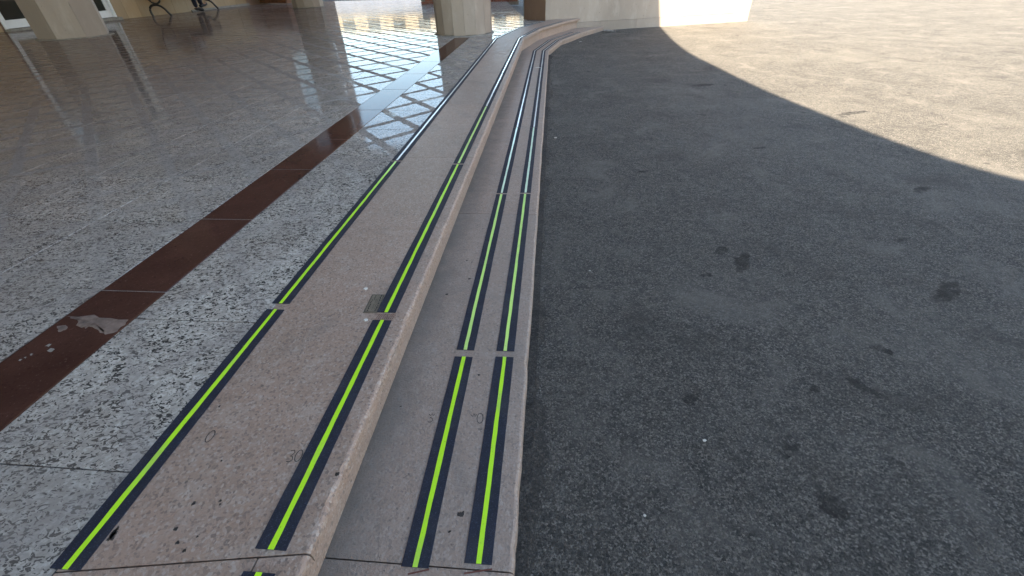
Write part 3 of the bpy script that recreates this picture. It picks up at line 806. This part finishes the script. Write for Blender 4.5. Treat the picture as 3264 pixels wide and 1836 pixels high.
# ------------------------------------------------------------------ columns and pier
ROOF_Z = 5.5
def column(name, x, y, r, n, rot, label, rows=3, taper=0.0):
    z0 = zf(x, y); t = thing(name, label, 'column', (x, y, z0), 0, 'stone clad columns')
    link('core', mesh('core', *prism([(math.cos(2 * math.pi * k / n + rot) * (r - .03), math.sin(2 * math.pi * k / n + rot) * (r - .03)) for k in range(n)], -.02, ROOF_Z - z0)), 'mortar', t)
    ring = [(math.cos(2 * math.pi * k / 24) * (r + .035) * random.uniform(.97, 1.03), math.sin(2 * math.pi * k / 24) * (r + .035) * random.uniform(.97, 1.03)) for k in range(24)]
    link('mortar_skirt', mesh('mortar_skirt', *prism(ring, 0.0005, .008, .005)), 'mortar', t)
    hz = (ROOF_Z - z0) / rows; g = 0.0012
    for k in range(n):
        a0, a1 = 2 * math.pi * k / n + rot, 2 * math.pi * (k + 1) / n + rot
        for j in range(rows):
            zb = .014 + random.uniform(-.006, .006) if j == 0 else j * hz + g
            p0, p1 = Vector((math.cos(a0), math.sin(a0))), Vector((math.cos(a1), math.sin(a1)))
            d = (p1 - p0).normalized(); dr = random.uniform(-.0015, .0015)
            o0, o1 = p0 * (r + dr) + d * g, p1 * (r + dr) - d * g
            i0, i1 = p0 * (r - .029) + d * g, p1 * (r - .029) - d * g
            vs, fs = prism([tuple(i0), tuple(i1), tuple(o1), tuple(o0)], zb, (j + 1) * hz - g)
            link('cladding_slab', mesh('cladding_slab', vs, fs), 'trav', t)
    return t
column('stone_column', -0.575, 7.285, 0.405, 16, 0.1, 'pale faceted stone column standing beside the bend of the steps')
lx, ly = FP(-7.36, 8.62)
column('stone_column', lx, ly, 0.50, 8, math.atan2(8.157 - 8.62, -7.27 + 7.36), 'broad pale stone column in front of the white framed door')
sx_, sy_ = FP(-5.56, 14.72)
column('stone_column', sx_, sy_, 0.46, 12, 0.15, 'small far stone column near the brown box at the back of the porch')

pA, pB = Vector((0.74, 8.84)), Vector((4.80, 9.80))
pd = (pB - pA).normalized(); pn = Vector((-pd.y, pd.x))
pier = thing('stone_pier', 'wide pale stone pier half in sunlight where the steps end', 'pier', (pA.x, pA.y, 0), math.atan2(pd.y, pd.x))
PL = (pB - pA).length
sideW = Vector((0.393 - 0.74, 9.328 - 8.84)); sl_ = (sideW.dot(pd), sideW.dot(pn))
ft = [(0, 0), (PL, 0), (PL - 0.1, 0.75), (sl_[0], 0.75), (sl_[0], sl_[1])]
link('core', mesh('core', *prism([(0.03, 0.03), (PL - .03, .03), (PL - .13, .72), (sl_[0] + .03, .72), (sl_[0] + .03, sl_[1])], -.1, ROOF_Z)), 'mortar', pier)
CH = 0.145
bx = [0.33, 1.05, 1.78, 2.75, 3.6, PL]                      # base course blocks along the asphalt and steps
for i in range(len(bx) - 1):
    vs, fs = box(bx[i] + .0015, bx[i + 1] - .0015, -.006, .03, -.08, CH - .002, .004); link('base_block', mesh('base_block', vs, fs), 'trav', pier)
vs, fs = box(0.0, 0.3285, -.003, .03, -.08, CH - .002, .004); link('base_block', mesh('base_block', vs, fs), 'trav', pier)
px_ = [0.0, 2.62, PL]
for i in range(len(px_) - 1):
    for j in range(3):
        z0 = CH + .001 if j == 0 else 1.9 * j; z1 = 1.9 * (j + 1) - .0015 if j < 2 else ROOF_Z
        vs, fs = box(px_[i] + .0008, px_[i + 1] - .0008, 0, .03, z0, z1); link('facing_slab', mesh('facing_slab', vs, fs), 'trav', pier)
n_ = Vector((-sl_[1], sl_[0])).normalized()
for j in range(3):
    z0 = .05 if j == 0 else 1.9 * j; z1 = 1.9 * (j + 1) - .0015 if j < 2 else ROOF_Z
    e = Vector(sl_)
    q = [Vector((0, .004)), e, e - n_ * .03, Vector((0.03, .03))]
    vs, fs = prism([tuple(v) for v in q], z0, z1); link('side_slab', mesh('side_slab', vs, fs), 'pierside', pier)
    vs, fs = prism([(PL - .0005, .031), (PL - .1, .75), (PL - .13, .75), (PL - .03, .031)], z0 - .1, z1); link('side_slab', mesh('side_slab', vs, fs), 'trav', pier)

# ------------------------------------------------------------------ canopy over porch and drive (its edge throws the curved shadow)
shade = [(6.6, -1.5), (5.0, -0.2), (4.0, 0.62), (3.30, 1.30), (2.93, 1.75), (2.719, 2.097), (2.594, 2.40), (2.489, 2.92), (2.415, 3.65), (2.390, 4.4), (2.398, 5.2), (2.45, 6.2), (2.53, 6.95), (2.72, 8.1), (2.96, 9.35), (3.10, 10.2), (3.35, 11.6)]
def catmull(P_, n=6):
    out = []
    for i in range(len(P_) - 1):
        p0, p1, p2, p3 = (Vector(P_[max(i - 1, 0)]), Vector(P_[i]), Vector(P_[i + 1]), Vector(P_[min(i + 2, len(P_) - 1)]))
        for k in range(n):
            t = k / n
            out.append(0.5 * ((2 * p1) + (-p0 + p2) * t + (2 * p0 - 5 * p1 + 4 * p2 - p3) * t * t + (-p0 + 3 * p1 - 3 * p2 + p3) * t ** 3))
    out.append(Vector(P_[-1])); return out
off = Vector((SX, SY)) * COT * (ROOF_Z + 0.55)      # the upper arris of the roof slab throws the edge
edge = [q + off for q in catmull(shade)]
roof = [(edge[0].x + 3, -16.0)] + [tuple(q) for q in edge] + [(2.6, 9.2), (4.6, 10.6), (4.0, 12.5), (1.5, 16.5), (0.5, 18.0), (-9.4, 19.0), (-12.0, 19.0), (-12.0, -16.0)]
can = thing('canopy', 'flat roof over the porch, above the picture', 'canopy', (0, 0, ROOF_Z))
link('roof_slab', mesh('roof_slab', *prism(roof, 0.0, 0.55)), 'soffit', can)

# ------------------------------------------------------------------ building on the left
FA = -10.82
def ablock(a0, a1, b0, b1, z0, z1, ch=0.0):
    return prism([tuple(P(a0, b0)), tuple(P(a1, b0)), tuple(P(a1, b1)), tuple(P(a0, b1))], z0, z1, ch)
bld = thing('building', 'honey stone building front behind the bench and columns', 'building')
D0, D1, DZ = 9.02, 11.72, 2.75
wl = join([ablock(FA - .4, FA, -12, D0, -.3, 9), ablock(FA - .4, FA, D1, 24.7, -.3, 9), ablock(FA - .4, FA, D0, D1, DZ, 9)])
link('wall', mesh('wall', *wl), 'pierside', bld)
rm = join([ablock(FA - 3, FA - 2.9, D0 - 1, D1 + 1, 0, DZ + .2), ablock(FA - 3, FA - .4, D0 - 1, D0 - .9, 0, DZ + .2), ablock(FA - 3, FA - .4, D1 + .9, D1 + 1, 0, DZ + .2), ablock(FA - 3, FA - .4, D0 - 1, D1 + 1, DZ + .1, DZ + .2), ablock(FA - 3, FA - .02, D0 - 1, D1 + 1, .0, .15)])
link('room', mesh('room', *rm), 'dark', bld)
bb = [D1 + .02, 12.05, 12.5, 13.1, 13.75, 14.3, 14.9, 15.5, 16.1, 16.7, 17.3]
for i in range(len(bb) - 1):
    vs, fs = ablock(FA + .0005, FA + .022 + random.uniform(0, .003), bb[i] + .002, bb[i + 1] - .002, .13, 1.4); link('wall_slab', mesh('wall_slab', vs, fs), 'wall', bld)
    vs, fs = ablock(FA + .0005, FA + .022, bb[i] + .002, bb[i + 1] - .002, 1.404, 2.75); link('wall_slab', mesh('wall_slab', vs, fs), 'pierside', bld)
for (b0, b1) in ((6.8, 7.5), (7.5, 8.2), (8.2, D0 - .06)):
    vs, fs = ablock(FA + .0005, FA + .022, b0 + .002, b1 - .002, .1, 2.75); link('wall_slab', mesh('wall_slab', vs, fs), 'wall', bld)
vs, fs = ablock(FA + .0225, FA + .06, 14.4, 17.4, .02, .20, .004); link('skirting', mesh('skirting', vs, fs), 'mortar', bld)
for (b0, b1, z0, z1) in ((19.2, 20.7, 2.2, 4.6), (22.0, 23.5, 2.2, 4.6), (19.2, 20.7, 5.6, 8.0), (22.0, 23.5, 5.6, 8.0)):
    w = link('window', mesh('window', *join([ablock(FA, FA + .06, b0, b0 + .09, z0, z1), ablock(FA, FA + .06, b1 - .09, b1, z0, z1), ablock(FA, FA + .06, b0 + .09, b1 - .09, z0, z0 + .09), ablock(FA, FA + .06, b0 + .09, b1 - .09, z1 - .09, z1)])), 'white', bld)
    link('pane', mesh('pane', *ablock(FA + .002, FA + .03, b0 + .091, b1 - .091, z0 + .091, z1 - .091)), 'glass', w)
zd = zf(*P(FA, 10.2))
door = link('door', mesh('door', *ablock(FA - .25, FA + .14, D0 - .02, D1 + .02, zd - .1, zd + .045, .004)), 'mortar', bld)
mid = (D0 + D1) / 2
for (b0, b1) in ((D0 + .05, mid - .003), (mid + .003, D1 - .05)):
    fr = join([ablock(FA - .09, FA - .03, b0, b0 + .085, zd + .05, DZ - .08), ablock(FA - .09, FA - .03, b1 - .085, b1, zd + .05, DZ - .08), ablock(FA - .09, FA - .03, b0 + .085, b1 - .085, zd + .05, zd + .19), ablock(FA - .09, FA - .03, b0 + .085, b1 - .085, DZ - .2, DZ - .08)])
    link('leaf_frame', mesh('leaf_frame', *fr), 'white', door)
    link('pane', mesh('pane', *ablock(FA - .066, FA - .056, b0 + .0855, b1 - .0855, zd + .1905, DZ - .2005)), 'glass', door)
link('jamb', mesh('jamb', *join([ablock(FA - .12, FA + .03, D0 + .001, D0 + .048, zd + .046, DZ - .001), ablock(FA - .12, FA + .03, D1 - .048, D1 - .001, zd + .046, DZ - .001), ablock(FA - .12, FA + .03, D0 + .049, D1 - .049, DZ - .07, DZ - .001)])), 'white', door)

# far block across the drive, seen mirrored in the floor
fb = thing('far_building', 'low cream building across the drive, mirrored in the polished floor', 'building', (-8, 56, 0))
link('upper_wall', mesh('upper_wall', *box(-14, 16, 0, 8, 2.55, 4.3)), 'cream', fb)
link('lower_wall', mesh('lower_wall', *box(-14, 16, .15, 8, -.2, 2.549)), 'bluegrey', fb)
for k in range(10):
    vs, fs = box(-12.6 + k * 2.8, -11.3 + k * 2.8, -.05, .1, 3.0, 3.9); link('window', mesh('window', vs, fs), 'glass', fb)

sb = thing('added_bounce_block', 'added beige block out of view on the right, bouncing warm light to the porch', 'building', (30, 0, 0))  # unseen, added to bounce warm light and cover low blue sky
link('wall', mesh('wall', *box(0, 9, -40, 60, -.2, 11)), 'beige', sb)
for k in range(16):
    for j in range(3):
        vs, fs = box(-.06, .05, -36 + k * 6, -34 + k * 6, 1.2 + j * 3.3, 3.0 + j * 3.3); link('window', mesh('window', vs, fs), 'glass', sb)
# low brick edging at the far end of the porch
q0 = FP(-0.28, 14.5); q1 = FP(0.33, 14.5)
bw = thing('brick_edging', 'low red brick edging beyond the porch, between column and pier', 'brick wall', (q0[0] - 2.2, q0[1], zf(*q0)))
link('bed', mesh('bed', *box(0, 3.0, .02, .21, -.1, .398)), 'mortar', bw)
bk = mesh('brick', *box(0, .235, 0, .24, 0, .062, .004))
for r in range(6):
    for c in range(12):
        x = c * .2475 + (.12 if r % 2 else 0)
        o = link('brick', bk, 'brick', bw); o.location = (x, -.004, -.01 + r * .07)

# ------------------------------------------------------------------ bench and the person on it
fx, fy = FP(-8.49, 13.08); rx, ry = FP(-8.977, 13.12); ex, ey = FP(-8.356, 15.129)
ang = math.atan2(ex - fx, ey - fy)
bl_ = math.hypot(ex - fx, ey - fy); dep = 0.50
bz = zf(rx, ry)
bench = thing('bench', 'black cast iron bench with curled legs against the honey stone wall', 'bench', (fx, fy, bz - .004), -ang)
# local frame: x towards the porch (front foot at x=0, rear foot at -dep), y along the bench
def spline(P_, n=5):
    out = []
    for i in range(len(P_) - 1):
        p0, p1, p2, p3 = (Vector(P_[max(i - 1, 0)]), Vector(P_[i]), Vector(P_[i + 1]), Vector(P_[min(i + 2, len(P_) - 1)]))
        for k in range(n):
            t = k / n
            out.append(0.5 * ((2 * p1) + (-p0 + p2) * t + (2 * p0 - 5 * p1 + 4 * p2 - p3) * t * t + (-p0 + 3 * p1 - 3 * p2 + p3) * t ** 3))
    out.append(Vector(P_[-1])); return out
def frame(y):
    parts = [tube(spline([(-.475, y, 0), (-.487, y, .08), (-.470, y, .17), (-.40, y, .235), (-.29, y, .25), (-.19, y, .225), (-.105, y, .16), (-.04, y, .065), (0.01, y, 0)]), .027, 8)]
    parts.append(tube([(-.26 + math.cos(t) * .160, y, .435 + math.sin(t) * .160) for t in [2 * math.pi * k / 28 for k in range(28)]], .022, 8, True))
    parts.append(tube([(-.10, y, .435), (-.30, y, .43), (-.43, y, .44), (-.47, y, .60), (-.52, y, .92)], .02, 8))
    return join(parts)
for y in (0.02, bl_ - .02): link('side_frame', mesh('side_frame', *frame(y)), 'iron', bench, True)
for k in range(6):
    vs, fs = box(-.445 + k * .075, -.385 + k * .075, .045, bl_ - .045, .4525, .475, .004); link('seat_slat', mesh('seat_slat', vs, fs), 'wood', bench)
for k in range(4):
    z0 = .62 + k * .08; x0 = -.452 - (z0 - .62) * .16
    vs, fs = box(x0, x0 + .022, -.03, bl_ + .03, z0, z0 + .07, .004); link('back_slat', mesh('back_slat', vs, fs), 'wood', bench)

def skin(name, verts, edges, rad, mat, parent, root=0, sub=2):
    me = bpy.data.meshes.new(name); me.from_pydata(verts, edges, []); me.update()
    me.skin_vertices.new() if hasattr(me.skin_vertices, 'new') and not me.skin_vertices else None
    o = bpy.data.objects.new(name, me); col.objects.link(o)
    if parent is not None: o.parent = parent
    o.modifiers.new('skin', 'SKIN')
    sv = me.skin_vertices[0].data
    for i, r in enumerate(rad): sv[i].radius = (r, r) if not isinstance(r, tuple) else r
    sv[root].use_root = True
    md = o.modifiers.new('sub', 'SUBSURF'); md.levels = sub; md.render_levels = sub
    me.materials.append(M[mat]); o.modifiers['skin'].use_smooth_shade = True
    return o
PB = 1.22                                            # seat place along the bench
per = thing('person', 'seated person in navy trousers and black shoes with crossed ankles on the bench', 'person', (fx, fy, bz - .004), -ang)
hip = (-.27, PB, .56)
kL, kR = (.15, PB - .16, .545), (.17, PB + .10, .56)
aL, aR = (.02, PB + .10, .095), (.05, PB + .34, .155)
body = [hip, (-.29, PB, .78), (-.29, PB, 1.0), (-.27, PB, 1.09), (-.25, PB, 1.17), (-.235, PB, 1.27),
        (-.25, PB - .09, .55), kL, aL, (-.25, PB + .09, .55), kR, aR,
        (-.29, PB - .19, 1.02), (-.20, PB - .25, .76), (.02, PB - .15, .68), (.09, PB - .12, .65),
        (-.29, PB + .19, 1.02), (-.20, PB + .25, .76), (.02, PB + .14, .68), (.09, PB + .11, .65),
        (-.01 + .12, PB + .19, .045), (.05 + .09, PB + .46, .20)]
be = [(0, 1), (1, 2), (2, 3), (3, 4), (4, 5), (0, 6), (6, 7), (7, 8), (0, 9), (9, 10), (10, 11), (2, 12), (12, 13), (13, 14), (14, 15), (2, 16), (16, 17), (17, 18), (18, 19), (8, 20), (11, 21)]
brd = [.13, .125, .135, .06, .085, .07, .08, .055, .028, .08, .055, .028, .055, .042, .03, .035, .055, .042, .03, .035, .02, .02]
skin('body', body, be, brd, 'skin', per)
tr = [hip, (-.25, PB - .09, .55), kL, (aL[0] + .004, aL[1] - .008, aL[2] + .012), (-.25, PB + .09, .55), kR, (aR[0] + .005, aR[1] - .008, aR[2] + .012), (-.28, PB, .68)]
skin('trousers', tr, [(0, 1), (1, 2), (2, 3), (0, 4), (4, 5), (5, 6), (0, 7)], [.15, .10, .074, .062, .10, .074, .062, .145], 'trousers', per)
skin('shirt', [(-.29, PB, .66), (-.29, PB, .84), (-.29, PB, 1.0), (-.275, PB, 1.06), (-.29, PB - .19, 1.02), (-.21, PB - .245, .80), (-.29, PB + .19, 1.02), (-.21, PB + .245, .80)], [(0, 1), (1, 2), (2, 3), (2, 4), (4, 5), (2, 6), (6, 7)], [.145, .14, .148, .075, .07, .056, .07, .056], 'shirt', per)
skin('hair', [(-.275, PB, 1.20), (-.265, PB, 1.30), (-.20, PB, 1.345)], [(0, 1), (1, 2)], [.08, .085, .05], 'hair', per)
for (an, dx, dy, dz) in ((aL, .10, .10, -.055), (aR, .06, .16, .03)):
    heel = (an[0] - dx * .35, an[1] - dy * .35, an[2] - .045)
    toe = (an[0] + dx * 1.25, an[1] + dy * 1.25, an[2] + dz + .0)
    midp = (an[0] + dx * .6, an[1] + dy * .6, an[2] + dz * .5 - .018)
    skin('shoe', [heel, an, midp, toe], [(0, 1), (1, 2), (2, 3)], [.042, .050, .050, .040], 'shoe', per, 1)

# brown boarded box at the back
x0, y0 = FP(-8.0, 17.3); x1, y1 = FP(-7.05, 16.85)
bxl = math.hypot(x1 - x0, y1 - y0)
bxo = thing('boarded_box', 'brown boarded box standing at the far end of the stone wall', 'box', (x0, y0, zf(x0, y0)), math.atan2(y1 - y0, x1 - x0))
link('core', mesh('core', *box(-.4, bxl - .01, .02, .5, .03, .78)), 'iron', bxo)
n = 4; w = (bxl + .4) / n
for k in range(n):
    vs, fs = box(-.4 + k * w + .006, -.4 + (k + 1) * w - .006, 0, .0195, .02, .8, .004); link('board', mesh('board', vs, fs), 'boxwood', bxo)
vs, fs = box(bxl - .0095, bxl + .012, .02, .5, .02, .8, .004); link('board', mesh('board', vs, fs), 'boxwood', bxo)
vs, fs = box(-.42, bxl + .02, -.02, .52, .801, .83, .004); link('lid', mesh('lid', vs, fs), 'boxwood', bxo)
